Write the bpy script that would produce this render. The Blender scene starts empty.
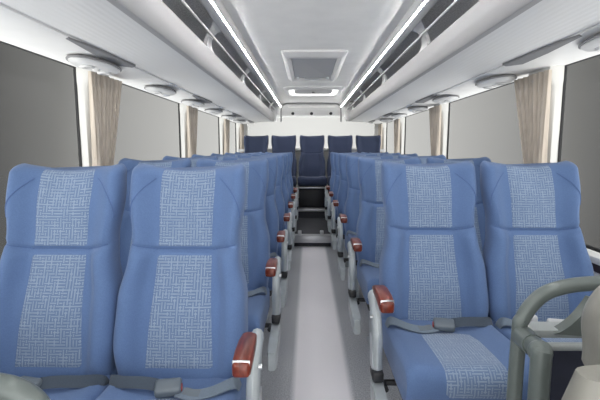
import bpy, bmesh, math, random
from mathutils import Vector, Matrix
random.seed(7)
C = bpy.context.scene.collection
PI = math.pi
CX = 0.05                      # centre line of the coach

# ---------------------------------------------------------------- materials
def new_mat(name):
    m = bpy.data.materials.new(name); m.use_nodes = True
    return m, m.node_tree.nodes, m.node_tree.links, m.node_tree.nodes['Principled BSDF']

def plain(name, col, rough=.5, metal=0., noise=0., nscale=30., bump=0., bscale=200., coat=0., spec=.5):
    m, N, L, b = new_mat(name)
    b.inputs['Base Color'].default_value = (*col, 1); b.inputs['Roughness'].default_value = rough
    b.inputs['Metallic'].default_value = metal; b.inputs['Coat Weight'].default_value = coat
    b.inputs['Specular IOR Level'].default_value = spec
    tc = N.new('ShaderNodeTexCoord')
    if noise:
        n = N.new('ShaderNodeTexNoise'); n.inputs['Scale'].default_value = nscale; n.inputs['Detail'].default_value = 4
        L.new(tc.outputs['Object'], n.inputs['Vector'])
        r = N.new('ShaderNodeValToRGB')
        r.color_ramp.elements[0].position = .35; r.color_ramp.elements[1].position = .65
        r.color_ramp.elements[0].color = (*[c*(1-noise) for c in col], 1)
        r.color_ramp.elements[1].color = (*[min(1, c*(1+noise)) for c in col], 1)
        L.new(n.outputs['Fac'], r.inputs['Fac']); L.new(r.outputs['Color'], b.inputs['Base Color'])
    if bump:
        n2 = N.new('ShaderNodeTexNoise'); n2.inputs['Scale'].default_value = bscale
        L.new(tc.outputs['Object'], n2.inputs['Vector'])
        bp = N.new('ShaderNodeBump'); bp.inputs['Strength'].default_value = bump; bp.inputs['Distance'].default_value = .002
        L.new(n2.outputs['Fac'], bp.inputs['Height']); L.new(bp.outputs['Normal'], b.inputs['Normal'])
    return m

def fabric(name, col, sheen=.12):
    m = plain(name, col, .85, noise=.06, nscale=260, bump=.2, bscale=900, spec=.25)
    b = m.node_tree.nodes['Principled BSDF']
    b.inputs['Sheen Weight'].default_value = sheen; b.inputs['Sheen Roughness'].default_value = .5
    return m

def maze_fabric(name, base, line, cell=.0105):
    """short random horizontal and vertical strokes woven into the cloth"""
    m, N, L, b = new_mat(name)
    b.inputs['Roughness'].default_value = .85; b.inputs['Specular IOR Level'].default_value = .25
    b.inputs['Sheen Weight'].default_value = .3
    uv = N.new('ShaderNodeUVMap'); uv.uv_map = 'UVMap'
    def math_(op, a, bb=None):
        n = N.new('ShaderNodeMath'); n.operation = op
        for i, q in enumerate((a, bb)):
            if q is None: continue
            if isinstance(q, (int, float)): n.inputs[i].default_value = q
            else: L.new(q, n.inputs[i])
        return n.outputs[0]
    sc = N.new('ShaderNodeVectorMath'); sc.operation = 'SCALE'; sc.inputs['Scale'].default_value = 1/cell
    L.new(uv.outputs['UV'], sc.inputs[0])
    fl = N.new('ShaderNodeVectorMath'); fl.operation = 'FLOOR'; L.new(sc.outputs['Vector'], fl.inputs[0])
    fr = N.new('ShaderNodeVectorMath'); fr.operation = 'FRACTION'; L.new(sc.outputs['Vector'], fr.inputs[0])
    wn = N.new('ShaderNodeTexWhiteNoise'); wn.noise_dimensions = '2D'; L.new(fl.outputs['Vector'], wn.inputs['Vector'])
    sp = N.new('ShaderNodeSeparateXYZ'); L.new(fr.outputs['Vector'], sp.inputs[0])
    hx = math_('LESS_THAN', math_('ABSOLUTE', math_('SUBTRACT', sp.outputs['X'], .5)), .19)
    hy = math_('LESS_THAN', math_('ABSOLUTE', math_('SUBTRACT', sp.outputs['Y'], .5)), .19)
    pickv = math_('GREATER_THAN', wn.outputs['Value'], .42)
    pickh = math_('LESS_THAN', wn.outputs['Value'], .62)
    ln = math_('MAXIMUM', math_('MULTIPLY', hx, pickv), math_('MULTIPLY', hy, pickh))
    big = N.new('ShaderNodeTexNoise'); big.inputs['Scale'].default_value = 28; L.new(uv.outputs['UV'], big.inputs['Vector'])
    fac = math_('MULTIPLY', ln, math_('ADD', math_('MULTIPLY', big.outputs['Fac'], 1.0), .35))
    mx = N.new('ShaderNodeMix'); mx.data_type = 'RGBA'
    mx.inputs['A'].default_value = (*base, 1); mx.inputs['B'].default_value = (*line, 1)
    L.new(fac, mx.inputs['Factor']); L.new(mx.outputs['Result'], b.inputs['Base Color'])
    return m

M = {}
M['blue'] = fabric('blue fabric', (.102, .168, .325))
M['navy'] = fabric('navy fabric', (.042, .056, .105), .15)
M['maze'] = maze_fabric('maze fabric', (.125, .185, .305), (.255, .325, .435))
M['seam'] = fabric('seam', (.075, .13, .28))
M['web'] = fabric('belt webbing', (.15, .19, .24))
M['webdark'] = fabric('dark belt webbing', (.060, .078, .105))
M['buckle'] = plain('buckle plastic', (.12, .145, .17), .4)
M['bucklepale'] = plain('pale buckle plastic', (.55, .56, .56), .4)
M['red'] = plain('release button', (.28, .03, .03), .4)
M['steel'] = plain('satin steel', (.72, .74, .76), .3, .9)
M['cast'] = plain('grey cast metal', (.46, .50, .52), .38, .35, noise=.06, nscale=20)
M['black'] = plain('black plastic', (.012, .013, .016), .45)
M['rubber'] = plain('black rubber', (.014, .014, .015), .7)
M['white'] = plain('white moulded panel', (.84, .835, .82), .42, noise=.02, nscale=6)
M['ceil'] = plain('ceiling panel', (.86, .855, .83), .5, noise=.03, nscale=5, bump=.1, bscale=300)
M['shell'] = plain('grey trim plastic', (.70, .70, .695), .35)
M['lip'] = plain('rack lip', (.50, .50, .505), .35, .1)
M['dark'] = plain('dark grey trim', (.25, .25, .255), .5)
M['lipface'] = plain('rack front panel', (.36, .36, .365), .4, .1)
M['pillar'] = plain('pillar cover', (.66, .655, .63), .45)
M['ledge'] = plain('grey ledge', (.36, .39, .39), .4)
M['carpet'] = plain('rack lining', (.78, .78, .79), .9, noise=.2, nscale=120)
M['wall'] = plain('lower wall', (.46, .47, .48), .6, noise=.04)
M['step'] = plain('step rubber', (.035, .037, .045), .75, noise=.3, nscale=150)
M['nosing'] = plain('aluminium nosing', (.60, .61, .63), .35, .6)
M['rail'] = plain('grey coated tube', (.125, .147, .140), .3, .1, noise=.04)
M['leather'] = plain('grey leather', (.225, .22, .195), .5, noise=.04, nscale=12, bump=.15, bscale=120)
M['panel'] = plain('dark blue partition', (.03, .034, .055), .5, noise=.1)
M['stripe'] = plain('dark red stripe', (.05, .03, .035), .4)

# wooden arm pad
m, N, L, b = new_mat('red wood')
tc = N.new('ShaderNodeTexCoord'); mp = N.new('ShaderNodeMapping'); mp.inputs['Scale'].default_value = (60, 6, 40)
nz = N.new('ShaderNodeTexNoise'); nz.inputs['Scale'].default_value = 1.5; nz.inputs['Detail'].default_value = 5
rp = N.new('ShaderNodeValToRGB')
rp.color_ramp.elements[0].position = .3; rp.color_ramp.elements[0].color = (.085, .012, .006, 1)
rp.color_ramp.elements[1].position = .7; rp.color_ramp.elements[1].color = (.22, .036, .016, 1)
L.new(tc.outputs['Object'], mp.inputs[0]); L.new(mp.outputs[0], nz.inputs['Vector']); L.new(nz.outputs['Fac'], rp.inputs[0])
L.new(rp.outputs[0], b.inputs['Base Color']); b.inputs['Roughness'].default_value = .35; b.inputs['Coat Weight'].default_value = .2
M['wood'] = m
# speckled vinyl floor
m, N, L, b = new_mat('speckled vinyl')
tc = N.new('ShaderNodeTexCoord')
nz = N.new('ShaderNodeTexNoise'); nz.inputs['Scale'].default_value = 140; nz.inputs['Detail'].default_value = 3
rp = N.new('ShaderNodeValToRGB')
rp.color_ramp.elements[0].position = .38; rp.color_ramp.elements[0].color = (.30, .315, .345, 1)
rp.color_ramp.elements[1].position = .62; rp.color_ramp.elements[1].color = (.50, .51, .54, 1)
L.new(tc.outputs['Object'], nz.inputs['Vector']); L.new(nz.outputs['Fac'], rp.inputs[0])
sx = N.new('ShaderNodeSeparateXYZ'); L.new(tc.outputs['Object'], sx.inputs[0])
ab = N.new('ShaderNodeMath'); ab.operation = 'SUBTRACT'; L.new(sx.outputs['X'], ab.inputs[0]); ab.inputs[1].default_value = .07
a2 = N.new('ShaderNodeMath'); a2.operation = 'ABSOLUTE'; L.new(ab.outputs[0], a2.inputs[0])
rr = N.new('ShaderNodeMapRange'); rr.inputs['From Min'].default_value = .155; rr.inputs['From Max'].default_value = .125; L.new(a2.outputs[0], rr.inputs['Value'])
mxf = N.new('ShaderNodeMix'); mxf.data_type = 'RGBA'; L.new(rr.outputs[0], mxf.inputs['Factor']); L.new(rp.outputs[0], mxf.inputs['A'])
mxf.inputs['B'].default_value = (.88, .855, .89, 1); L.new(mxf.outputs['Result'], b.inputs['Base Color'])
b.inputs['Roughness'].default_value = .36; b.inputs['Specular IOR Level'].default_value = .6
M['vinyl'] = m
# ribbed rack underside
m, N, L, b = new_mat('ribbed panel')
b.inputs['Base Color'].default_value = (.74, .74, .735, 1); b.inputs['Roughness'].default_value = .42
tc = N.new('ShaderNodeTexCoord'); wv = N.new('ShaderNodeTexWave'); wv.bands_direction = 'X'; wv.inputs['Scale'].default_value = 12
wv.inputs['Distortion'].default_value = .2
bp = N.new('ShaderNodeBump'); bp.inputs['Strength'].default_value = .15; bp.inputs['Distance'].default_value = .004
L.new(tc.outputs['Object'], wv.inputs['Vector']); L.new(wv.outputs['Fac'], bp.inputs['Height']); L.new(bp.outputs['Normal'], b.inputs['Normal'])
M['ribbed'] = m
# curtain cloth
m, N, L, b = new_mat('curtain cloth')
tc = N.new('ShaderNodeTexCoord'); mp = N.new('ShaderNodeMapping'); mp.inputs['Scale'].default_value = (30, 30, 2)
nz = N.new('ShaderNodeTexNoise'); nz.inputs['Scale'].default_value = 2; nz.inputs['Detail'].default_value = 3
rp = N.new('ShaderNodeValToRGB')
rp.color_ramp.elements[0].position = .3; rp.color_ramp.elements[0].color = (.46, .40, .335, 1)
rp.color_ramp.elements[1].position = .7; rp.color_ramp.elements[1].color = (.62, .55, .47, 1)
L.new(tc.outputs['Object'], mp.inputs[0]); L.new(mp.outputs[0], nz.inputs['Vector']); L.new(nz.outputs['Fac'], rp.inputs[0])
L.new(rp.outputs[0], b.inputs['Base Color']); b.inputs['Roughness'].default_value = .9
M['curtain'] = m
# window glass: clear with a faint tint and a mirror-like coat
m, N, L, b = new_mat('window glass'); N.remove(b)
tr = N.new('ShaderNodeBsdfTransparent'); tr.inputs[0].default_value = (.93, .935, .93, 1)
gl = N.new('ShaderNodeBsdfGlossy'); gl.inputs['Roughness'].default_value = .3
mx = N.new('ShaderNodeMixShader'); mx.inputs[0].default_value = .015; L.new(tr.outputs[0], mx.inputs[1]); L.new(gl.outputs[0], mx.inputs[2])
L.new(mx.outputs[0], N['Material Output'].inputs[0])
M['glass'] = m
def emitter(name, col, s):
    m, N, L, b = new_mat(name)
    b.inputs['Base Color'].default_value = (.8, .8, .8, 1)
    b.inputs['Emission Color'].default_value = (*col, 1); b.inputs['Emission Strength'].default_value = s
    return m
M['led'] = emitter('light strip diffuser', (1, .985, .975), 50.0)  # added glow along the side rails, fills the interior
M['dome'] = emitter('dome light diffuser', (1, .98, .95), 1.3)

# ---------------------------------------------------------------- mesh helpers
def obj(name, bm, mat, parent=None, smooth=True, normals=True):
    if normals: bmesh.ops.recalc_face_normals(bm, faces=bm.faces)
    me = bpy.data.meshes.new(name); bm.to_mesh(me); bm.free()
    mats = mat if isinstance(mat, (list, tuple)) else [mat]
    for q in mats: me.materials.append(M[q])
    if smooth:
        me.polygons.foreach_set('use_smooth', [True]*len(me.polygons))
        try: me.set_sharp_from_angle(angle=math.radians(40))
        except Exception: pass
    o = bpy.data.objects.new(name, me); C.objects.link(o)
    if parent: o.parent = parent
    return o

def box(bm, x0, x1, y0, y1, z0, z1, bev=0., seg=2, rot=None):
    r = bmesh.ops.create_cube(bm, size=1)
    vs = r['verts']
    mat = Matrix.Translation(((x0+x1)/2, (y0+y1)/2, (z0+z1)/2))
    if rot is not None: mat = mat @ rot
    mat = mat @ Matrix.Diagonal((abs(x1-x0), abs(y1-y0), abs(z1-z0), 1))
    bmesh.ops.transform(bm, matrix=mat, verts=vs)
    if bev:
        es = list({e for v in vs for e in v.link_edges})
        bmesh.ops.bevel(bm, geom=es, offset=bev, segments=seg, affect='EDGES', profile=.5)
    return bm

def loft(bm, loops, closed=True, cap=True):
    rows = [[bm.verts.new(p) for p in lp] for lp in loops]
    n = len(rows[0])
    for a, c in zip(rows, rows[1:]):
        for i in range(n if closed else n-1):
            j = (i+1) % n
            bm.faces.new((a[i], a[j], c[j], c[i]))
    if cap and closed:
        bm.faces.new(rows[0]); bm.faces.new(list(reversed(rows[-1])))
    return bm

def smooth_path(pts, n=8):
    P = [Vector(p) for p in pts]; out = []
    for i in range(len(P)-1):
        p0 = P[max(i-1, 0)]; p1 = P[i]; p2 = P[i+1]; p3 = P[min(i+2, len(P)-1)]
        for k in range(n):
            t = k/n
            out.append(.5*((2*p1)+(p2-p0)*t+(2*p0-5*p1+4*p2-p3)*t*t+(3*p1-p0-3*p2+p3)*t**3))
    out.append(P[-1]); return out

def tube(bm, pts, r, n=12, r2=None, up=(0, 0, 1)):
    """round (or flat, with r2) tube along a polyline"""
    P = [Vector(p) for p in pts]; loops = []
    prev = None
    for i, p in enumerate(P):
        t = (P[min(i+1, len(P)-1)]-P[max(i-1, 0)]).normalized()
        if prev is None:
            a = Vector(up)
            if abs(a.dot(t)) > .95: a = Vector((1, 0, 0))
            s = t.cross(a).normalized()
        else:
            s = (prev - t*prev.dot(t)).normalized()
        prev = s; u = s.cross(t)
        loops.append([p + s*(math.cos(2*PI*k/n)*r) + u*(math.sin(2*PI*k/n)*(r2 or r)) for k in range(n)])
    return loft(bm, loops)

def ribbon(bm, pts, w, th, wdir):
    """flat strap of width w along wdir"""
    P = [Vector(p) for p in pts]; loops = []
    for i, p in enumerate(P):
        t = (P[min(i+1, len(P)-1)]-P[max(i-1, 0)]).normalized()
        d = Vector(wdir); d = (d - t*d.dot(t)).normalized(); nn = t.cross(d)
        loops.append([p+d*w/2-nn*th/2, p+d*w/2+nn*th/2, p-d*w/2+nn*th/2, p-d*w/2-nn*th/2])
    return loft(bm, loops)

def extrude_y(bm, prof, y0, y1):
    """closed profile of (x,z) pulled along the coach"""
    return loft(bm, [[(x, y0, z) for x, z in prof], [(x, y1, z) for x, z in prof]])

def cyl(bm, c, axis, r, h, n=20, r2=None):
    q = Vector((0, 0, 1)).rotation_difference(Vector(axis)).to_matrix().to_4x4()
    bmesh.ops.create_cone(bm, cap_ends=True, segments=n, radius1=r, radius2=r2 if r2 is not None else r, depth=h,
                          matrix=Matrix.Translation(c) @ q)
    return bm

def thing(name, label, cat, loc=(0, 0, 0), group=None):
    o = bpy.data.objects.new(name, None); C.objects.link(o); o.location = loc; o.empty_display_size = .1
    o['label'] = label; o['category'] = cat
    if group: o['group'] = group
    return o
def tag(o, label, cat, group=None):
    o['label'] = label; o['category'] = cat
    if group: o['group'] = group
    return o
def struct(o):
    o['kind'] = 'structure'; return o
def dup(root, loc, label, group=None):
    r = root.copy(); C.objects.link(r); r.location = loc; r['label'] = label
    if group: r['group'] = group
    for ch in list(root.children):
        c = ch.copy(); C.objects.link(c); c.parent = r
        for g in list(ch.children):
            d = g.copy(); C.objects.link(d); d.parent = c
    return r

def sstep(a, b, x):
    t = max(0., min(1., (x-a)/(b-a))); return t*t*(3-2*t)
def lerp_tab(tab, v):
    for (a, fa), (c, fc) in zip(tab, tab[1:]):
        if v <= c: return fa+(fc-fa)*sstep(a, c, v)
    return tab[-1][1]

# ---------------------------------------------------------------- the seat
# local frame: origin on the floor, y = 0 at the arm pad's front tip, +y to the rear
WTAB = [(0, .206), (.22, .2185), (.40, .215), (.61, .189), (.71, .186), (.9, .203), (1, .201)]
ZB, ZT = .40, 1.06
YB, YT = .275, .475
SEAMV = .635
def spine(v): return YB+(YT-YB)*(v**1.05), ZB+(ZT-ZB)*v
def front_b(u, v):
    a = abs(u)
    lower = 1-sstep(SEAMV-.05, SEAMV+.03, v)
    b = .052*sstep(.54, .80, a)*lower*sstep(-.1, .2, v) + .042*sstep(.52, .92, a)*(1-lower)
    b += .016*math.exp(-((v-.30)/.16)**2)*(1-a*a)          # lumbar
    b += .014*math.exp(-((v-.86)/.12)**2)*(1-a*a)          # head
    b -= .010*math.exp(-((v-SEAMV-.085*max(0, a-.52))/.011)**2)               # stitched seam, rising to the sides
    edge = .83
    if a > edge: b -= .045*(1-math.sqrt(max(0, 1-((a-edge)/(1-edge))**2)))
    return b
def back_t(u, v):
    a = abs(u); t = .105-.035*v
    if a > .75: t -= .04*(1-math.sqrt(max(0, 1-((a-.75)/.25)**2)))
    return t
US = [-1, -.985, -.96, -.92, -.87, -.82, -.76, -.70, -.64, -.58, -.52, -.44, -.3, -.15, 0]
US = US + [-u for u in reversed(US[:-1])]
def zlift(u, v): return .024*(abs(u)**1.8)*sstep(.75, 1, v)
def front_pt(x, v, off=0.):
    if v > 1:                                   # over the rounded top edge
        th = (v-1)/.06*PI/2*.75; p = front_pt(x, 1., 0.); mid = spine(1.)[1]*0+YT+.03; c = 1-math.cos(th)
        return Vector((p.x*(1-.11*c), mid+(p.y-mid)*(1-.93*c)+.012*math.sin(th)-off*math.cos(th), p.z+.030*math.sin(th)+off*math.sin(th)))
    w = lerp_tab(WTAB, v); u = x/w; y, z = spine(v)
    return Vector((x, y-front_b(u, v)-off, z+zlift(u, v)))
def backrest_bm():
    bm = bmesh.new(); loops = []
    vs = [i/26*.6 for i in range(26)] + [.6+.004*i for i in range(0, 18)] + [.675+.325*i/14 for i in range(15)]
    UB = [1, .97, .9, .8, .7, .45, .2, -.2, -.45, -.7, -.8, -.9, -.97, -1]
    def sect(v):
        w = lerp_tab(WTAB, v); y, z = spine(v)
        f = [Vector((u*w, y-front_b(u, v), z+zlift(u, v))) for u in US]
        k = [Vector((u*w, y+back_t(u, v), z+zlift(u, v))) for u in UB]
        return f+k
    for v in vs: loops.append(sect(v))
    top = loops[-1]; y, z = spine(1.); mid = y+.03
    for k in range(1, 7):
        th = k/6*PI/2
        loops.append([Vector((p.x*(1-.11*(1-math.cos(th))), mid+(p.y-mid)*(1-.93*(1-math.cos(th)))+.012*math.sin(th), p.z+.030*math.sin(th))) for p in top])
    loft(bm, loops)
    return bm
def panel_patch(x_of_v, v0, v1, nv=26, nx=12, off=.0035):
    bm = bmesh.new(); uvl = bm.loops.layers.uv.new('UVMap'); grid = []
    uvs = {}
    for i in range(nv+1):
        v = v0+(v1-v0)*i/nv; hw = x_of_v(v); row = []
        for j in range(nx+1):
            x = hw*(-1+2*j/nx)
            e = (j in (0, nx)) or (i in (0, nv))
            q = bm.verts.new(front_pt(x, v, -.004 if e else off)); uvs[q] = (x*1.0+.5, v*.69+.3); row.append(q)
        grid.append(row)
    for i in range(nv):
        for j in range(nx):
            f = bm.faces.new((grid[i][j], grid[i][j+1], grid[i+1][j+1], grid[i+1][j]))
            for lp in f.loops: lp[uvl].uv = uvs[lp.vert]
    return bm

# cushion profile (y,z), clockwise from rear top
def cushion_profile(dz):
    P = [(.33, .452), (.2, .452), (.08, .460), (-.04, .468), (-.10, .470)]
    for k in range(0, 8):
        a = k/7*PI/2
        P.append((-.125-.045*math.sin(a), .425+.045*math.cos(a)))
    P += [(-.168, .40), (-.16, .37), (-.14, .345), (-.10, .335), (.10, .335), (.33, .335)]
    return [(y, z+dz) for y, z in P]
def cushion_bm(dz):
    prof = cushion_profile(dz); cy, cz = .08, .40+dz; bm = bmesh.new(); loops = []
    for x, s, lift in [(-.218, .80, 0), (-.216, .88, 0), (-.210, .95, .004), (-.20, .985, .010), (-.18, 1, .014), (-.14, 1, .008), (-.10, 1, 0), (0, 1, -.002),
                 (.10, 1, 0), (.14, 1, .008), (.18, 1, .014), (.20, .985, .010), (.210, .95, .004), (.216, .88, 0), (.218, .80, 0)]:
        loops.append([(x, cy+(y-cy)*(.9+.1*s if s < 1 else 1), cz+(z-cz)*s+(lift if z > cz+.03 else 0)) for y, z in prof])
    return loft(bm, loops)
def cushion_panel_bm(dz, hw=.112):
    prof = cushion_profile(dz)[1:15]; bm = bmesh.new(); uvl = bm.loops.layers.uv.new('UVMap'); grid = []; uvs = {}
    s = 0; last = None
    pts = [Vector((0, y, z)) for y, z in prof]
    for i, p in enumerate(pts):
        if i: s += (p-pts[i-1]).length
        t = (pts[min(i+1, len(pts)-1)]-pts[max(i-1, 0)]).normalized()
        nn = Vector((0, t.z, -t.y)); nn = nn if nn.z > -.2 else -nn
        if nn.dot(p-Vector((0, .08, .40+dz))) < 0: nn = -nn
        row = []
        for j in range(9):
            x = hw*(-1+j/4); e = j in (0, 8) or i in (0, len(pts)-1)
            q = bm.verts.new(p+nn*(-.004 if e else .0035)+Vector((x, 0, 0))); uvs[q] = (x+.5, s+.1); row.append(q)
        grid.append(row)
    for i in range(len(grid)-1):
        for j in range(8):
            f = bm.faces.new((grid[i][j], grid[i][j+1], grid[i+1][j+1], grid[i+1][j]))
            for lp in f.loops: lp[uvl].uv = uvs[lp.vert]
    return bm

def make_seat(label, arm, dz=0., fab='blue', pattern=True, rear=False, pale=False):
    """arm: -1 aisle on the seat's left (-x), +1 aisle on +x, 0 window seat"""
    t = thing('coach_seat', label, 'seat')
    br = obj('backrest', backrest_bm(), fab, t)
    if pattern:
        up = lambda v: .101+.004*sstep(.7, 1, v)
        lo = lambda v: .121-.018*sstep(.05, .62, v)
        obj('head_panel', panel_patch(up, SEAMV+.012, 1.06, 34), 'maze', br)
        obj('lumbar_panel', panel_patch(lo, .06, SEAMV-.012), 'maze', br)
    # piping: outer seam round the head wings
    for s in (-1, 1):
        bm = bmesh.new()
        pts = []
        for i in range(13):
            f = i/12; v = .80+.19*f; w = lerp_tab(WTAB, v); k = .97-.40*(f**1.7)
            pts.append(front_pt(s*w*k, v, .0005))
        tube(bm, pts, .0022, 6)
        obj('piping', bm, 'seam' if fab == 'blue' else fab, br)
        bm = bmesh.new(); pts = []
        for i in range(12):
            xx = .096+(lerp_tab(WTAB, SEAMV)*.93-.096)*i/11; pts.append(front_pt(s*xx, SEAMV+.085*max(0, xx/lerp_tab(WTAB, SEAMV)-.52), -.001))
        tube(bm, pts, .0028, 6); obj('seam', bm, 'seam' if fab == 'blue' else fab, br)
    cu = obj('cushion', cushion_bm(dz), fab, t)
    if pattern: obj('cushion_panel', cushion_panel_bm(dz), 'maze', cu)
    # frame under the cushion
    bm = bmesh.new(); box(bm, -.20, .20, -.08, .31, .285+dz, .334+dz, .01); box(bm, -.19, .19, .28, .33, .285+dz, .42+dz, .008)
    obj('seat_frame', bm, 'black', t)
    if not rear:
        for s in (-1, 1):
            bm = bmesh.new(); x = s*.14
            loft(bm, [[(x-.02, .02, .0), (x+.02, .02, 0), (x+.02, .24, 0), (x-.02, .24, 0)],
                      [(x-.02, .02, .015), (x+.02, .02, .015), (x+.02, .24, .015), (x-.02, .24, .015)],
                      [(x-.016, .09, .05), (x+.016, .09, .05), (x+.016, .17, .05), (x-.016, .17, .05)],
                      [(x-.016, .08, .29+dz), (x+.016, .08, .29+dz), (x+.016, .19, .29+dz), (x-.016, .19, .29+dz)]])
            obj('leg', bm, 'cast', t)
    else:
        bm = bmesh.new(); box(bm, -.20, .20, -.165, -.14, .30, .325, .006); obj('front_bar', bm, 'nosing', t)
        bm = bmesh.new(); box(bm, -.20, .20, -.06, .30, 0, .285, .01); obj('seat_base', bm, 'black', t)
    # belt
    if not rear:
        z0 = .452+dz
        side = -1 if arm <= 0 else 1
        bm = bmesh.new()
        pts = smooth_path([(side*.212, .25, z0-.07), (side*.210, .225, z0+.004), (side*.195, .19, z0+.035), (side*.13, .165, z0+.020), (side*.075, .16, z0+.014), (side*.03, .17, z0+.018)], 6)
        ribbon(bm, pts, .038, .004, (0, 1, .35)); obj('belt_strap', bm, 'web', t)
        bm = bmesh.new()
        pts = smooth_path([(-side*.212, .26, z0-.06), (-side*.208, .235, z0+.01), (-side*.15, .20, z0+.03), (-side*.08, .19, z0+.034), (-side*.035, .185, z0+.030)], 6)
        ribbon(bm, pts, .036, .004, (0, .6, .8)); obj('belt_strap', bm, 'webdark', t)
        bm = bmesh.new()
        rot = Matrix.Rotation(side*math.radians(12), 4, 'Z') @ Matrix.Rotation(math.radians(18), 4, 'X')
        box(bm, -.04, .04, .15, .205, z0+.012, z0+.042, .01, 3, rot)
        bu = obj('belt_buckle', bm, 'bucklepale' if pale else 'buckle', t)
        if pale:
            bm = bmesh.new(); box(bm, -.115, -.075, .185, .215, z0+.012, z0+.060, .010, 3); obj('belt_buckle', bm, 'bucklepale', t)
        bm = bmesh.new(); box(bm, side*.040-.004, side*.040+.0035, .165, .19, z0+.022, z0+.034, .003, 2, rot)
        obj('release_button', bm, 'red', bu)
        bm = bmesh.new(); ribbon(bm, [(side*.05, .172, z0+.020), (side*.075, .166, z0+.017), (side*.10, .163, z0+.018)], .026, .003, (0, 1, .35)); obj('belt_tongue', bm, 'buckle', t)
    if arm:
        X = arm*.252
        # flat cast post curving down and forward from under the pad
        def plate(path, w0, w1, th):
            bm = bmesh.new(); P = smooth_path(path, 8); loops = []
            for i, p in enumerate(P):
                tt = (P[min(i+1, len(P)-1)]-P[max(i-1, 0)]).normalized(); nn = Vector((0, -tt.z, tt.y)); w = w0+(w1-w0)*i/(len(P)-1)
                q = []
                for k in range(10):
                    a = 2*PI*k/10; q.append(p+nn*(math.cos(a)*w/2)+Vector((math.sin(a)*th/2, 0, 0)))
                loops.append(q)
            loft(bm, loops); return bm
        XP = X+arm*.020
        post = obj('armrest_post', plate([(XP, .205, .600), (XP, .165, .588), (XP, .115, .545), (XP, .085, .49), (XP, .075, .43), (XP, .07, .37)], .054, .052, .040), 'cast', t)
        bm = bmesh.new()
        for k in (-1, 0, 1): tube(bm, smooth_path([(XP+arm*.018, .095+k*.014, .49), (XP+arm*.019, .080+k*.014, .42), (XP+arm*.019, .072+k*.014, .38)], 4), .0045, 6)
        obj('post_rib', bm, 'steel', post)
        bm = bmesh.new(); cyl(bm, (XP+arm*.019, .10, .555), (arm, 0, 0), .007, .01, 12); obj('pivot_bolt', bm, 'steel', post)
        # wood pad
        bm = bmesh.new(); loops = []
        for y, z, hw, hh in [(q0, q1+dz*.6, q2, q3) for q0, q1, q2, q3 in [(-.004, .618, .017, .014), (0, .618, .022, .019), (.01, .620, .025, .022), (.06, .627, .026, .021), (.12, .630, .025, .019), (.18, .624, .023, .017), (.225, .610, .020, .014), (.235, .604, .014, .010)]]:
            q = []
            for k in range(16):
                a = 2*PI*k/16; c, s = math.cos(a), math.sin(a)
                q.append((X+hw*math.copysign(abs(c)**.36, c), y, z+hh*math.copysign(abs(s)**.36, s)))
            loops.append(q)
        loft(bm, loops)
        pad = obj('armrest_pad', bm, 'wood', t)
        bm = bmesh.new(); box(bm, X-.0235, X+.0235, .004, .010, .600+dz*.6, .6425+dz*.6, .002); obj('pad_trim', bm, 'steel', pad)
        # recliner knob, side valance
        bm = bmesh.new(); box(bm, XP-.020, XP+.020, .03, .105, .335, .375, .008); obj('recliner_lever', bm, 'black', t)
        bm = bmesh.new()
        loft(bm, [[(XP-.021*a, .10-.30*k-.0, .335-.03*k-.0), (XP+.021*a, .10-.30*k, .335-.03*k), (XP+.021*a, .085-.29*k, .255-.03*k+.0), (XP-.021*a, .085-.29*k, .255-.03*k)]
                  for k, a in ((0, .8), (.05, 1), (.5, 1), (.92, 1), (1, .7))])
        bmesh.ops.bevel(bm, geom=bm.edges[:], offset=.005, segments=2, affect='EDGES')
        obj('side_valance', bm, 'cast', t)
        bm = bmesh.new()
        tube(bm, [(XP-arm*.03, .05, .30), (XP-arm*.03, .10, .30), (XP-arm*.08, .10, .30)], .012, 8)
        obj('valance_bracket', bm, 'black', t)
    return t

ORD = ['front', 'second', 'third', 'fourth', 'fifth', 'sixth', 'seventh']
LY = [1.05, 1.93, 2.66, 3.44, 4.22, 5.0, 5.76]
RY = [1.42, 2.30, 3.20, 4.13, 4.98, 5.78]
SEATX = {'La': -.425, 'Lw': -.862, 'Ra': .525, 'Rw': .965}
def seats(side, where, ys, arm, dz, x):
    g = 'blue patterned coach seats along the aisle'
    first = None
    for i, y in enumerate(ys):
        n = ORD[i]
        if where == 'aisle':
            lab = {0: f'blue patterned coach seat with wooden armrest, front row, beside the aisle on the {side}'}.get(i,
                  f'blue coach seat with wooden armrest, {n} row from front, {side} side of aisle')
        else:
            lab = {0: f'blue patterned coach seat without armrest, front row, next to the {side} windows'}.get(i,
                  f'blue coach seat next to the {side} windows, {n} row from the front')
        if first is None:
            first = make_seat(lab, arm, dz, pale=(side == 'right' and where == 'window')); first.location = (x, y, 0); first['group'] = g
        else: dup(first, (x, y, 0), lab, g)
seats('left', 'aisle', LY, 1, -.035, SEATX['La'])
seats('left', 'window', LY, 0, -.035, SEATX['Lw'])
seats('right', 'aisle', RY, -1, .015, SEATX['Ra'])
seats('right', 'window', RY, 0, .015, SEATX['Rw'])
RL = ['dark navy rear bench seat against the left windows', 'dark navy rear bench seat just left of the middle one',
      'dark navy middle seat of the rear bench, facing down the aisle', 'dark navy rear bench seat just right of the middle one',
      'dark navy rear bench seat against the right windows']
r0 = None
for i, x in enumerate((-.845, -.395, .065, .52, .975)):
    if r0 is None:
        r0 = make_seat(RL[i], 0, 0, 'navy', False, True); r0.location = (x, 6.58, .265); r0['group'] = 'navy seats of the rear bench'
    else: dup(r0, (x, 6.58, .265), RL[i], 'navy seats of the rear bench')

# ---------------------------------------------------------------- the shell
Y0, Y1 = -1.1, 7.80
HALF = 1.25
ZWT, ZSILL = 1.60, .69
bm = bmesh.new(); box(bm, CX-1.32, CX+1.32, Y0, Y1, -.06, 0); struct(obj('floor', bm, 'vinyl', smooth=False))
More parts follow.
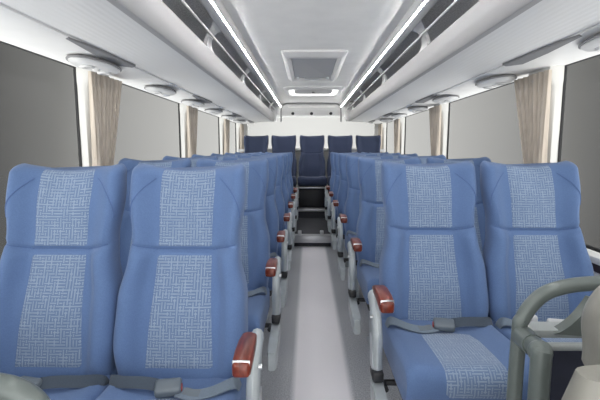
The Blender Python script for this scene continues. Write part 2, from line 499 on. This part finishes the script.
# ceiling panel, slightly bowed
bm = bmesh.new(); loops = []
for y in (Y0, Y1):
    lp = [(CX+.53*(-1+k/6), y, 1.945+.012*(1-(-1+k/6)**2)) for k in range(13)]
    loops.append(lp + [(CX+.55, y, 2.05), (CX-.55, y, 2.05)])
loft(bm, loops); struct(obj('ceiling', bm, 'ceil'))
for s, nm in ((-1, 'left'), (1, 'right')):
    X = lambda d: CX+s*d
    # roof over the racks
    bm = bmesh.new(); extrude_y(bm, [(X(.55), 2.0), (X(1.0), 2.0), (X(1.2), 1.93), (X(1.25), 1.82), (X(1.25), 1.636), (X(1.32), 1.636), (X(1.32), 1.85), (X(1.24), 1.99), (X(1.0), 2.06), (X(.55), 2.06)], Y0, Y1)
    struct(obj('ceiling_'+nm, bm, 'carpet'))
    # side wall under the windows
    bm = bmesh.new(); box(bm, X(HALF), X(1.32), Y0, Y1, 0, ZSILL-.0, 0); w = struct(obj('wall_'+nm, bm, 'wall', smooth=False))
    bm = bmesh.new(); box(bm, X(1.19), X(1.27), Y0, Y1, ZSILL-.02, ZSILL+.012, .008); box(bm, X(1.21), X(1.26), Y0, Y1, ZSILL-.16, ZSILL-.06, .006)
    q = obj('sill', bm, 'white', w)
    bm = bmesh.new(); box(bm, X(1.205), X(1.26), Y0, Y1, ZSILL-.058, ZSILL-.022, .003); obj('sill_stripe', bm, 'stripe', w)
    bm = bmesh.new(); box(bm, X(1.20), X(1.26), Y0, Y1, 0, .12, .01); struct(obj('baseboard_'+nm, bm, 'dark'))

PIL = [(.45, .70), (2.35, 2.55), (4.22, 4.42), (6.08, 6.28), (7.50, 7.80)]
tn = wn_ = 0
for s, nm in ((-1, 'left'), (1, 'right')):
    X = lambda d: CX+s*d
    for i, (a, c) in enumerate(PIL):
        tn += 1
        bm = bmesh.new(); extrude_loops = []
        for z in (ZSILL, 1.2, 1.5, 1.57, 1.61):
            fl = .0 if z < 1.5 else (.015 if z < 1.55 else .03)
            extrude_loops.append([(X(1.245-fl), a+.02-fl, z), (X(1.236-fl), a+.045-fl, z), (X(1.236-fl), c-.045+fl, z), (X(1.245-fl), c-.02+fl, z), (X(1.255), c+fl*.4, z), (X(1.312), c, z), (X(1.312), a, z), (X(1.255), a-fl*.4, z)])
        loft(bm, extrude_loops); p = struct(obj('trim_%d' % tn, bm, 'pillar'))
    spans = [(Y0, PIL[0][0])] + [(PIL[i][1], PIL[i+1][0]) for i in range(4)]
    for a, c in spans:
        wn_ += 1
        bm = bmesh.new(); box(bm, X(1.298), X(1.304), a, c, ZSILL, 1.60)
        w = struct(obj('window_%d' % wn_, bm, 'glass', smooth=False))
        bm = bmesh.new()
        for (ya, yc, za, zc) in ((a, a+.006, ZSILL, 1.6), (c-.006, c, ZSILL, 1.6), (a, c, 1.596, 1.6), (a, c, ZSILL, ZSILL+.014)):
            box(bm, X(1.292), X(1.310), ya, yc, za, zc, .003, 1)
        obj('gasket', bm, 'rubber', w, smooth=False)

# curtains gathered at each pillar
cz = [(1.575, .0), (1.5, .03), (1.35, .10), (1.2, .18), (1.05, .25), (.97, .28), (.90, .24), (.78, .16), (.715, .12)]
CLAB = {('left', 0): 'beige pleated curtain hanging at the nearest left window pillar', ('left', 1): 'beige curtain at the second left window pillar from the front',
        ('left', 2): 'beige curtain at the third left window pillar from the front', ('left', 3): 'beige curtain in the rear left corner beside the bench',
        ('right', 0): 'beige pleated curtain hanging at the nearest right window pillar', ('right', 1): 'beige curtain at the second right window pillar from the front',
        ('right', 2): 'beige curtain at the third right window pillar from the front', ('right', 3): 'beige curtain in the rear right corner beside the bench'}
for s, nm in ((-1, 'left'), (1, 'right')):
    for i, (a, c) in enumerate(PIL[1:]):
        wid = (.38, .34, .30, .26)[i]; ya = a-.035
        bm = bmesh.new(); rows = []
        rnd = random.Random(i*5+s)
        ph = [rnd.uniform(-.6, .6) for _ in range(9)]
        nseg = 60
        for z, g in [(cz[0][0]+(cz[-1][0]-cz[0][0])*k/24, min(.95*k/24, .66) if k < 18 else .66-.9*(k/24-.75)) for k in range(25)]:
            y_l = ya+.0*g; y_r = ya+wid*(1-g)
            amp = .012+.016*g
            front = []
            for j in range(nseg+1):
                u = j/nseg; k = u*7.0
                w = math.sin(2*PI*k+ph[int(min(k, 8))]*.5)*amp + .004*math.sin(13*u+z*4)
                front.append((CX+s*(1.202+w), y_l+(y_r-y_l)*u+.006*math.cos(2*PI*k), z))
            back = [(x+s*.005, y, zz) for x, y, zz in reversed(front)]
            rows.append(front+back)
        loft(bm, rows)
        o = obj('curtain', bm, 'curtain'); tag(o, CLAB[(nm, i)], 'curtain', 'beige curtains at the window pillars')
        bm = bmesh.new(); z = .985; yy = ya+wid*.2
        loft(bm, [[(CX+s*(1.202+math.cos(t)*.027*(1 if math.cos(t)*1 < 2 else 1)), ya+wid*.17+math.sin(t)*(wid*.17+.022), z0) for t in [2*PI*k/24 for k in range(24)]] for z0 in (.965, 1.0)], cap=False)
        obj('tie_band', bm, 'curtain', o)

# ---------------------------------------------------------------- luggage racks
BR = [1.30, 2.76, 4.18, 5.64, 7.05]
for s, nm in ((-1, 'left'), (1, 'right')):
    X = lambda d: CX+s*d
    t = thing('luggage_rack', f'long grey overhead luggage rack above the {nm} windows', 'luggage rack', (0, 0, 0), 'overhead luggage racks')
    bm = bmesh.new(); extrude_y(bm, [(X(.655), 1.640), (X(1.0), 1.614), (X(1.0), 1.640), (X(.70), 1.668), (X(.66), 1.668)], Y0, 7.55); obj('shelf_underside', bm, 'ribbed', t)
    # outer moulded panel down to the window head
    bm = bmesh.new(); extrude_y(bm, [(X(1.0), 1.606), (X(1.02), 1.596), (X(1.10), 1.588), (X(1.18), 1.590), (X(1.25), 1.598), (X(1.315), 1.600), (X(1.315), 1.635), (X(1.0), 1.640)], Y0, 7.75); obj('window_head_panel', bm, 'white', t)
    bm = bmesh.new(); extrude_y(bm, [(X(1.2), 1.64), (X(1.225), 1.64), (X(1.225), 1.80), (X(1.17), 1.90), (X(1.0), 1.98), (X(.62), 1.99), (X(.62), 1.975), (X(1.0), 1.962), (X(1.155), 1.89), (X(1.2), 1.79)], Y0, 7.55); obj('rack_lining', bm, 'carpet', t)
    # lip
    bm = bmesh.new(); extrude_y(bm, [(X(.646), 1.630), (X(.650), 1.6245), (X(.675), 1.6245), (X(.69), 1.64), (X(.69), 1.765), (X(.684), 1.770), (X(.652), 1.770), (X(.646), 1.764), (X(.6455), 1.70)], Y0, 7.56); obj('lip', bm, 'lipface', t)
    # ceiling side rail with an added glowing strip for its highlight and interior fill
    bm = bmesh.new(); pr = [(X(.552+.048*math.cos(a)), 1.918+.042*math.sin(a)) for a in [2*PI*k/20 for k in range(20)]]
    extrude_y(bm, pr, Y0, 7.66); rl = obj('side_rail', bm, 'shell', t)
    bm = bmesh.new(); aa = [math.radians(232+6.5*k/6) for k in range(7)]
    extrude_y(bm, [(X(.552+.0495*math.cos(a)), 1.918+.0435*math.sin(a)) for a in aa]+[(X(.552+.044*math.cos(a)), 1.918+.038*math.sin(a)) for a in reversed(aa)], Y0, 7.64); obj('light_strip', bm, 'led', rl)
    # hand bar inside the opening
    bm = bmesh.new(); tube(bm, [(X(.625), Y0, 1.835), (X(.625), 7.55, 1.835)], .008, 10); obj('hand_bar', bm, 'lip', t)
    for y in BR:
        bm = bmesh.new()
        path = smooth_path([(X(.668), y+.02, 1.765), (X(.672), y, 1.80), (X(.655), y-.03, 1.845), (X(.61), y-.06, 1.885), (X(.575), y-.08, 1.90)], 6)
        loops = []
        for k, p in enumerate(path):
            f = k/(len(path)-1); hw = .055+.10*abs(2*f-1)**2.2
            loops.append([p+Vector((s*.012, -hw, -.006)), p+Vector((s*.010, hw, -.004)), p+Vector((-s*.010, hw*.85, .004)), p+Vector((-s*.010, -hw*.85, .004))])
        loft(bm, loops); obj('bracket', bm, 'shell', t)
    bm = bmesh.new(); extrude_y(bm, [(X(.60), 1.63), (X(1.2), 1.60), (X(1.2), 1.95), (X(.56), 1.95)], 7.56, 7.60); obj('end_cap', bm, 'shell', t)
    # dark wedges standing in for the shaded recess where pillars meet the rack
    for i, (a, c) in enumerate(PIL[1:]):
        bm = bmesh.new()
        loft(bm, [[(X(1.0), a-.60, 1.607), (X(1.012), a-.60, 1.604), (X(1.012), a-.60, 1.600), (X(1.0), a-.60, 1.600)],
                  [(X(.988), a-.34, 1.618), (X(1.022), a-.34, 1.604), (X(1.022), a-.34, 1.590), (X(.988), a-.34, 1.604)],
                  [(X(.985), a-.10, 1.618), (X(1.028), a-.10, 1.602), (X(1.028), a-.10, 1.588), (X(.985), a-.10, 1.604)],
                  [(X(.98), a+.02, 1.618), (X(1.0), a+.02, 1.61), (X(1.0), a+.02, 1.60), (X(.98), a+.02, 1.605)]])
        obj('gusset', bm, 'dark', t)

# ---------------------------------------------------------------- oval air vents under the racks
def vent_bm(s):
    bm = bmesh.new(); loops = []
    for rx, ry, z in [(.070, .185, 0), (.084, .20, -.005), (.084, .20, -.009), (.072, .18, -.018), (.05, .13, -.023), (.02, .05, -.024)]:
        loops.append([(rx*math.cos(a), ry*math.sin(a), z) for a in [2*PI*k/40 for k in range(40)]])
    return loft(bm, loops)
def make_vent(label, s):
    t = thing('air_vent', label, 'air vent')
    h = obj('housing', vent_bm(s), 'shell', t)
    bm = bmesh.new(); loops = []
    for rx, ry, z in [(.087, .205, .006), (.092, .211, .001), (.092, .211, -.004), (.084, .20, -.005)]:
        loops.append([(rx*math.cos(a), ry*math.sin(a), z) for a in [2*PI*k/40 for k in range(40)]])
    loft(bm, loops); obj('shadow_gap', bm, 'dark', t)  # dark ring colours in the shadow line round the housing
    for k in (-1, 1):
        bm = bmesh.new(); loops = []
        for r, z in [(.030, -.018), (.034, -.028), (.029, -.033), (.022, -.033), (.018, -.024), (.004, -.024)]:
            loops.append([(r*math.cos(a), k*.085+r*math.sin(a), z) for a in [2*PI*j/24 for j in range(24)]])
        loft(bm, loops); nz = obj('nozzle', bm, 'shell', t)
        bm = bmesh.new()
        for j in (-1, 0, 1): box(bm, -.015, .015, k*.085+j*.009-.0025, k*.085+j*.009+.0025, -.031, -.024)
        obj('grille', bm, 'dark', nz, smooth=False)
    bm = bmesh.new(); cyl(bm, (0, 0, -.026), (0, 0, -1), .016, .012, 20); obj('reading_lamp', bm, 'white', t)
    return t
VY = {'left': [2.17, 3.12, 3.98, 4.85, 5.75, 6.65], 'right': [1.66, 2.74, 3.70, 4.62, 5.55, 6.45]}
v0 = None
for s, nm in ((-1, 'left'), (1, 'right')):
    for i, y in enumerate(VY[nm]):
        pre = 'pale oval air vent panel under the %s rack, ' % nm
        lab = pre + ('nearest one, beside the first curtain' if i == 0 else ORD[i]+' one from the front' if i < 5 else 'last one before the rear bench')
        loc = (CX+s*1.10, y, 1.579)
        g = 'oval air vents under the racks'
        if v0 is None: v0 = make_vent(lab, s); v0.location = loc; v0['group'] = g
        else: dup(v0, loc, lab, g)

# ---------------------------------------------------------------- roof hatch and ceiling lamp
def rrect(x0, x1, y0, y1, r, z, n=6):
    out = []
    for cx, cy, a0 in ((x1-r, y1-r, 0), (x0+r, y1-r, PI/2), (x0+r, y0+r, PI), (x1-r, y0+r, 1.5*PI)):
        for k in range(n+1):
            a = a0+PI/2*k/n; out.append((cx+r*math.cos(a), cy+r*math.sin(a), z))
    return out
t = thing('roof_hatch', 'large square roof hatch with a raised pale frame in the ceiling', 'roof hatch', (CX, 4.3, 1.95))
hx, ya, yb = .27, -.72, .66
bm = bmesh.new()
loft(bm, [rrect(-hx, hx, ya, yb, .03, .012), rrect(-hx, hx, ya, yb, .03, -.012), rrect(-hx+.03, hx-.03, ya+.06, yb-.03, .03, -.04), rrect(-hx+.045, hx-.045, ya+.10, yb-.045, .03, -.045), rrect(-hx+.07, hx-.07, ya+.14, yb-.07, .03, -.020), rrect(-hx+.07, hx-.07, ya+.14, yb-.07, .03, .01)], cap=False)
obj('frame', bm, 'shell', t)
bm = bmesh.new(); loft(bm, [rrect(-hx+.07, hx-.07, ya+.14, yb-.07, .03, .006), rrect(-hx+.07, hx-.07, ya+.14, yb-.07, .03, -.006), rrect(-hx+.09, hx-.09, ya+.2, yb-.1, .03, -.014)]); obj('lid', bm, 'lip', t)
for sx in (-1, 1):
    bm = bmesh.new(); box(bm, sx*.16-.012, sx*.16+.012, yb-.18, yb-.10, -.032, -.012, .004); obj('latch', bm, 'steel', t)
bm = bmesh.new(); tube(bm, smooth_path([(-.09, yb-.16, -.012), (-.085, yb-.16, -.035), (0, yb-.16, -.04), (.085, yb-.16, -.035), (.09, yb-.16, -.012)], 5), .006, 8); obj('handle', bm, 'steel', t)

t = thing('ceiling_light', 'wide pale ceiling lamp panel with a bright ring, behind the roof hatch', 'ceiling light', (CX+.02, 6.05, 1.95))
bm = bmesh.new()
loft(bm, [rrect(-.39, .39, -.42, .42, .10, .01), rrect(-.39, .39, -.42, .42, .10, -.012), rrect(-.36, .36, -.38, .40, .10, -.03), rrect(-.34, .34, -.34, .38, .10, -.03), rrect(-.33, .33, -.33, .37, .1, -.008)], cap=False)
obj('frame', bm, 'shell', t)
bm = bmesh.new(); loft(bm, [rrect(-.33, .33, -.33, .37, .1, -.004), rrect(-.32, .32, -.32, .36, .1, -.018), rrect(-.27, .27, -.25, .29, .08, -.018), rrect(-.26, .26, -.24, .28, .08, -.004)], cap=False); obj('diffuser_ring', bm, 'dome', t)
bm = bmesh.new(); loft(bm, [rrect(-.26, .26, -.24, .28, .08, .004), rrect(-.26, .26, -.24, .28, .08, -.010), rrect(-.2, .2, -.18, .22, .06, -.014)]); obj('centre_cover', bm, 'lip', t)
bm = bmesh.new(); cyl(bm, (0, 0, -.02), (0, 0, -1), .018, .014, 16); obj('switch', bm, 'dark', t)

# ---------------------------------------------------------------- rear end
bm = bmesh.new(); box(bm, CX-1.32, CX+1.32, 7.80, 7.86, 0, 1.17); box(bm, CX-1.32, CX+1.32, 7.80, 7.86, 1.72, 2.06)
box(bm, CX-1.32, CX-1.14, 7.80, 7.86, 1.17, 1.72); box(bm, CX+1.14, CX+1.32, 7.80, 7.86, 1.17, 1.72)
struct(obj('wall_rear', bm, 'white', smooth=False))
bm = bmesh.new(); box(bm, CX-1.14, CX+1.14, 7.826, 7.832, 1.17, 1.72)
w = struct(obj('window_11', bm, 'glass', smooth=False))
bm = bmesh.new(); box(bm, CX-1.24, CX+1.24, 7.30, 7.80, 1.11, 1.15, .01); struct(obj('trim_11', bm, 'wall'))
bm = bmesh.new()
ph = [(7.58, 1.95), (7.60, 1.90), (7.66, 1.845), (7.69, 1.82), (7.73, 1.74), (7.80, 1.72), (7.80, 1.97), (7.58, 1.97)]
loft(bm, [[(x, y, z) for y, z in ph] for x in (CX-1.0, CX+1.0)])
hd = struct(obj('trim_12', bm, 'shell'))
for x in (-.27, .06, .40):
    bm = bmesh.new(); cyl(bm, (x, 7.715, 1.775), (0, -.85, -.5), .028, .012, 18); obj('vent_hole', bm, 'black', hd)
bm = bmesh.new(); box(bm, CX-.40, CX+.42, 7.595, 7.64, 1.868, 1.885, .006); obj('header_slot', bm, 'white', hd)
bm = bmesh.new(); tube(bm, smooth_path([(CX-.52, 7.60, 1.62), (CX-.52, 7.60, 1.80), (CX-.50, 7.58, 1.885), (CX-.44, 7.575, 1.925), (CX-.3, 7.575, 1.93), (CX+.3, 7.575, 1.93), (CX+.44, 7.575, 1.925), (CX+.50, 7.58, 1.885), (CX+.52, 7.60, 1.80), (CX+.52, 7.60, 1.62)], 6), .014, 8); obj('header_seal', bm, 'dark', hd)
# raised rear floor and steps
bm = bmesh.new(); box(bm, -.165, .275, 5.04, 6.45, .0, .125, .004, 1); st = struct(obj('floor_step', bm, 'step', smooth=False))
bm = bmesh.new(); box(bm, -.168, .278, 5.015, 5.16, .121, .130, .003); box(bm, -.168, .278, 5.015, 5.04, .05, .13, .003); obj('nosing', bm, 'nosing', st)
for x in (-.10, .17):
    bm = bmesh.new(); box(bm, x-.022, x+.022, 5.13, 5.22, .125, .165, .006); obj('step_clip', bm, 'nosing', st)
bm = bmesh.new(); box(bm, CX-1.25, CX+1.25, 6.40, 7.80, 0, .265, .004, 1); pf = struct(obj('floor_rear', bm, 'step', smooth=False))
bm = bmesh.new(); box(bm, -.25, .36, 6.375, 6.46, .262, .272, .002); box(bm, -.25, .36, 6.375, 6.40, .225, .272, .002); obj('nosing', bm, 'nosing', pf)

# ---------------------------------------------------------------- foreground right: stair rail and the grey guide seat
t = thing('handrail', 'grey tubular handrail loop in front of the right front seats', 'handrail', (0, 0, 0))
YR = .86
def pxz(px, py, y):
    f = 430; p = math.atan(52/430); yw = math.atan(8/430)
    a = (px-300)/f; b = (200-py)/f
    yy = math.cos(p)+b*math.sin(p); z = -math.sin(p)+b*math.cos(p)
    X_ = a*math.cos(yw)-yy*math.sin(yw); Y_ = a*math.sin(yw)+yy*math.cos(yw)
    k = y/Y_; return (X_*k, y, 1.17+z*k)
bx = pxz(517, 380, YR)[0]
pA = pxz(518, 345, YR); pB = pxz(523, 318, YR); pC = pxz(541, 296, YR); pD = pxz(566, 286.5, YR); pE = pxz(600, 283, YR)
bm = bmesh.new()
tube(bm, smooth_path([(pA[0]-.004, YR, 0), (pA[0]-.003, YR, .35), pA, pB, pC, pD, pE, (pE[0]+.10, YR, pE[2]+.004), (pE[0]+.40, YR, pE[2]+.004), (1.12, YR, pE[2]-.02), (1.17, YR, pE[2]-.08), (1.17, YR, .4), (1.17, YR, 0)], 10), .0150, 14)
obj('rail_loop', bm, 'rail', t)
e0 = pxz(520, 334, YR); e1 = pxz(531, 343, YR-.05); e2 = pxz(541, 352, YR-.10); e3 = pxz(540.5, 366, YR-.11)
bm = bmesh.new(); tube(bm, smooth_path([e0, e1, e2, e3, (e3[0], e3[1], .5), (e3[0], e3[1], 0)], 8), .0180, 14); obj('rail_post', bm, 'rail', t)
bm = bmesh.new(); q = pxz(540, 352, YR-.10); bmesh.ops.create_uvsphere(bm, u_segments=18, v_segments=12, radius=.0215, matrix=Matrix.Translation(q)); 
q1 = pxz(522, 336, YR-.01); q2 = pxz(533, 345, YR-.06); tube(bm, [q1, q2], .021, 14); obj('clamp', bm, 'rail', t)
a = pxz(528, 329, YR+.02); c = pxz(602, 333, YR+.02)
bm = bmesh.new(); box(bm, a[0], 1.15, YR, YR+.05, a[2]-.012, a[2]+.006, .004); obj('ledge', bm, 'ledge', t)
a = pxz(536, 342, YR)
bm = bmesh.new(); tube(bm, [(a[0], YR-.02, a[2]), (1.16, YR-.02, a[2]+.004)], .0085, 10); obj('cross_bar', bm, 'ledge', t)
d0 = pxz(562, 331, YR+.01); d1 = pxz(592, 297, YR+.01)
bm = bmesh.new(); loops = []
for k in range(9):
    f = k/8; w = .030-.016*math.sin(f*PI*.5)+.02*(1-f)**3
    x = d0[0]+(d1[0]-d0[0])*f; z = d0[2]+(d1[2]-d0[2])*(f**1.35)
    loops.append([(x-w*.5, YR-.006, z), (x+w*.7, YR-.006, z-.004), (x+w*.7, YR+.02, z-.004), (x-w*.5, YR+.02, z)])
loft(bm, loops); obj('gusset', bm, 'rail', t)
a = pxz(552, 346, YR)
bm = bmesh.new(); box(bm, a[0], 1.15, YR+.005, YR+.02, .12, a[2], .004); obj('partition_panel', bm, 'panel', t)

t = thing('guide_seat', 'light grey leather guide seat at the right foreground, beside the handrail', 'seat', (0, 0, 0))
def cushion_block(x0, x1, y0, y1, z0, z1, r, bulge=.012):
    bm = bmesh.new(); box(bm, x0, x1, y0, y1, z0, z1, r, 6)
    return bm
YS = .56
tl = pxz(586, 287, YS+.085); bl = pxz(580, 379, YS+.0)
bm = bmesh.new(); loops = []
H0, H1 = bl[2]-.03, tl[2]+.010
for k in range(15):
    f = k/14; z = H0+(H1-H0)*f
    top = max(0, (f-.62)/.38); bot = max(0, (.12-f)/.12)
    ins = .036*(1-math.sqrt(max(0, 1-top**2)))+.008*(1-math.sqrt(max(0, 1-bot**2)))
    xl = tl[0]+ins+.003*math.sin(f*9); xr = tl[0]+.44-ins; y0 = YS+.0+ins*.5; y1 = YS+.12-ins*.5
    q = []
    for j in range(28):
        an = 2*PI*j/28; cc, ss = math.cos(an), math.sin(an)
        q.append(((xl+xr)/2+(xr-xl)/2*math.copysign(abs(cc)**.30, cc), (y0+y1)/2+(y1-y0)/2*math.copysign(abs(ss)**.6, ss)-.0*(1-f), z))
    loops.append(q)
loft(bm, loops); obj('backrest', bm, 'leather', t)
sl = pxz(549, 400, YS-.045); stp = pxz(572, 371, YS-.045)
bm = bmesh.new(); loops = []
for k in range(13):
    f = k/12; z = .42+(stp[2]-.42)*f
    top = max(0, (f-.85)/.15); ins = .02*(1-math.sqrt(max(0, 1-top**2)))
    xl = sl[0]+ins+.010*f; xr = tl[0]+.46-ins; y0 = YS-.10+ins; y1 = YS-.025
    q = []
    for j in range(28):
        an = 2*PI*j/28; cc, ss = math.cos(an), math.sin(an)
        q.append(((xl+xr)/2+(xr-xl)/2*math.copysign(abs(cc)**.30, cc), (y0+y1)/2+(y1-y0)/2*math.copysign(abs(ss)**.6, ss), z))
    loops.append(q)
loft(bm, loops); obj('lower_backrest', bm, 'leather', t)
bm = bmesh.new(); box(bm, tl[0]-.02, tl[0]+.46, YS-.50, YS-.05, .36, .46, .04, 5); obj('cushion', bm, 'leather', t)
bm = bmesh.new(); box(bm, tl[0]+.08, tl[0]+.36, YS-.42, YS-.10, .0, .36, .01); obj('pedestal', bm, 'dark', t)

# foreground left: rail of the driver's partition
t = thing('partition_rail', 'grey curved rail of the partition in the left bottom corner', 'handrail', (0, 0, 0))
YL = .70
bm = bmesh.new()
p0 = pxz(-40, 384, YL); p1 = pxz(0, 387, YL); p2 = pxz(22, 395, YL); p3 = pxz(38, 410, YL); p4 = pxz(46, 440, YL)
tube(bm, smooth_path([(-1.12, YL, 0), (-1.12, YL, .55), (-1.10, YL, .68), (-1.02, YL, .765), (-.85, YL, p0[2]+.004), p0, p1, p2, p3, p4, (p4[0]+.004, YL, .45), (p4[0]+.004, YL, 0)], 10), .023, 16)
obj('rail_loop', bm, 'rail', t)
bm = bmesh.new(); box(bm, -1.11, p4[0]-.01, YL-.008, YL+.008, .12, .60, .004); obj('partition_panel', bm, 'panel', t)

# ---------------------------------------------------------------- world, light, camera
w = bpy.data.worlds.new('studio'); bpy.context.scene.world = w; w.use_nodes = True
N, L = w.node_tree.nodes, w.node_tree.links
bg = N['Background']
tc = N.new('ShaderNodeTexCoord'); sp = N.new('ShaderNodeSeparateXYZ'); L.new(tc.outputs['Generated'], sp.inputs[0])
mr = N.new('ShaderNodeMapRange'); mr.inputs['From Min'].default_value = -1; mr.inputs['From Max'].default_value = 1; L.new(sp.outputs['Y'], mr.inputs['Value'])
rp = N.new('ShaderNodeValToRGB'); cr = rp.color_ramp
stops = [(-1, 1.0), (-.3, 1.0), (.2, .5), (.66, .057), (.80, .065), (.86, .127), (.92, .24), (.95, .305), (.98, .375), (1, .51)]
cr.elements[0].position = 0; cr.elements[0].color = (1, 1, 1, 1); cr.elements[1].position = 1; cr.elements[1].color = (.51, .506, .492, 1)
for y, v in stops[1:-1]:
    e = cr.elements.new((y+1)/2); e.color = (v, v*.99, v*.965, 1)
L.new(mr.outputs[0], rp.inputs[0])
# pale unseen ground round the coach, brightened to light the rack undersides
mz = N.new('ShaderNodeMapRange'); mz.inputs['From Min'].default_value = -.42; mz.inputs['From Max'].default_value = -.75; L.new(sp.outputs['Z'], mz.inputs['Value'])
mixc = N.new('ShaderNodeMix'); mixc.data_type = 'RGBA'; L.new(mz.outputs[0], mixc.inputs['Factor']); L.new(rp.outputs[0], mixc.inputs['A']); mixc.inputs['B'].default_value = (2.1, 2.1, 2.1, 1)
# unseen studio front ahead of the windscreen, brightened to light the seat fronts
mf = N.new('ShaderNodeMapRange'); mf.inputs['From Min'].default_value = -.35; mf.inputs['From Max'].default_value = -.8; mf.inputs['To Min'].default_value = 1; mf.inputs['To Max'].default_value = 1.5; L.new(sp.outputs['Y'], mf.inputs['Value'])
L.new(mixc.outputs['Result'], bg.inputs['Color']); L.new(mf.outputs[0], bg.inputs['Strength'])

cam = bpy.data.cameras.new('camera'); co = bpy.data.objects.new('camera', cam); C.objects.link(co)
cam.sensor_width = 36; cam.lens = 430/600*36; cam.clip_start = .02
co.location = (0, 0, 1.17); co.rotation_euler = (PI/2-math.atan(52/430), 0, math.atan(8/430))
sc = bpy.context.scene; sc.camera = co
sc.view_settings.view_transform = 'Standard'; sc.view_settings.look = 'None'; sc.view_settings.gamma = 1; sc.view_settings.use_curve_mapping = False
sc.view_settings.exposure = 0.88
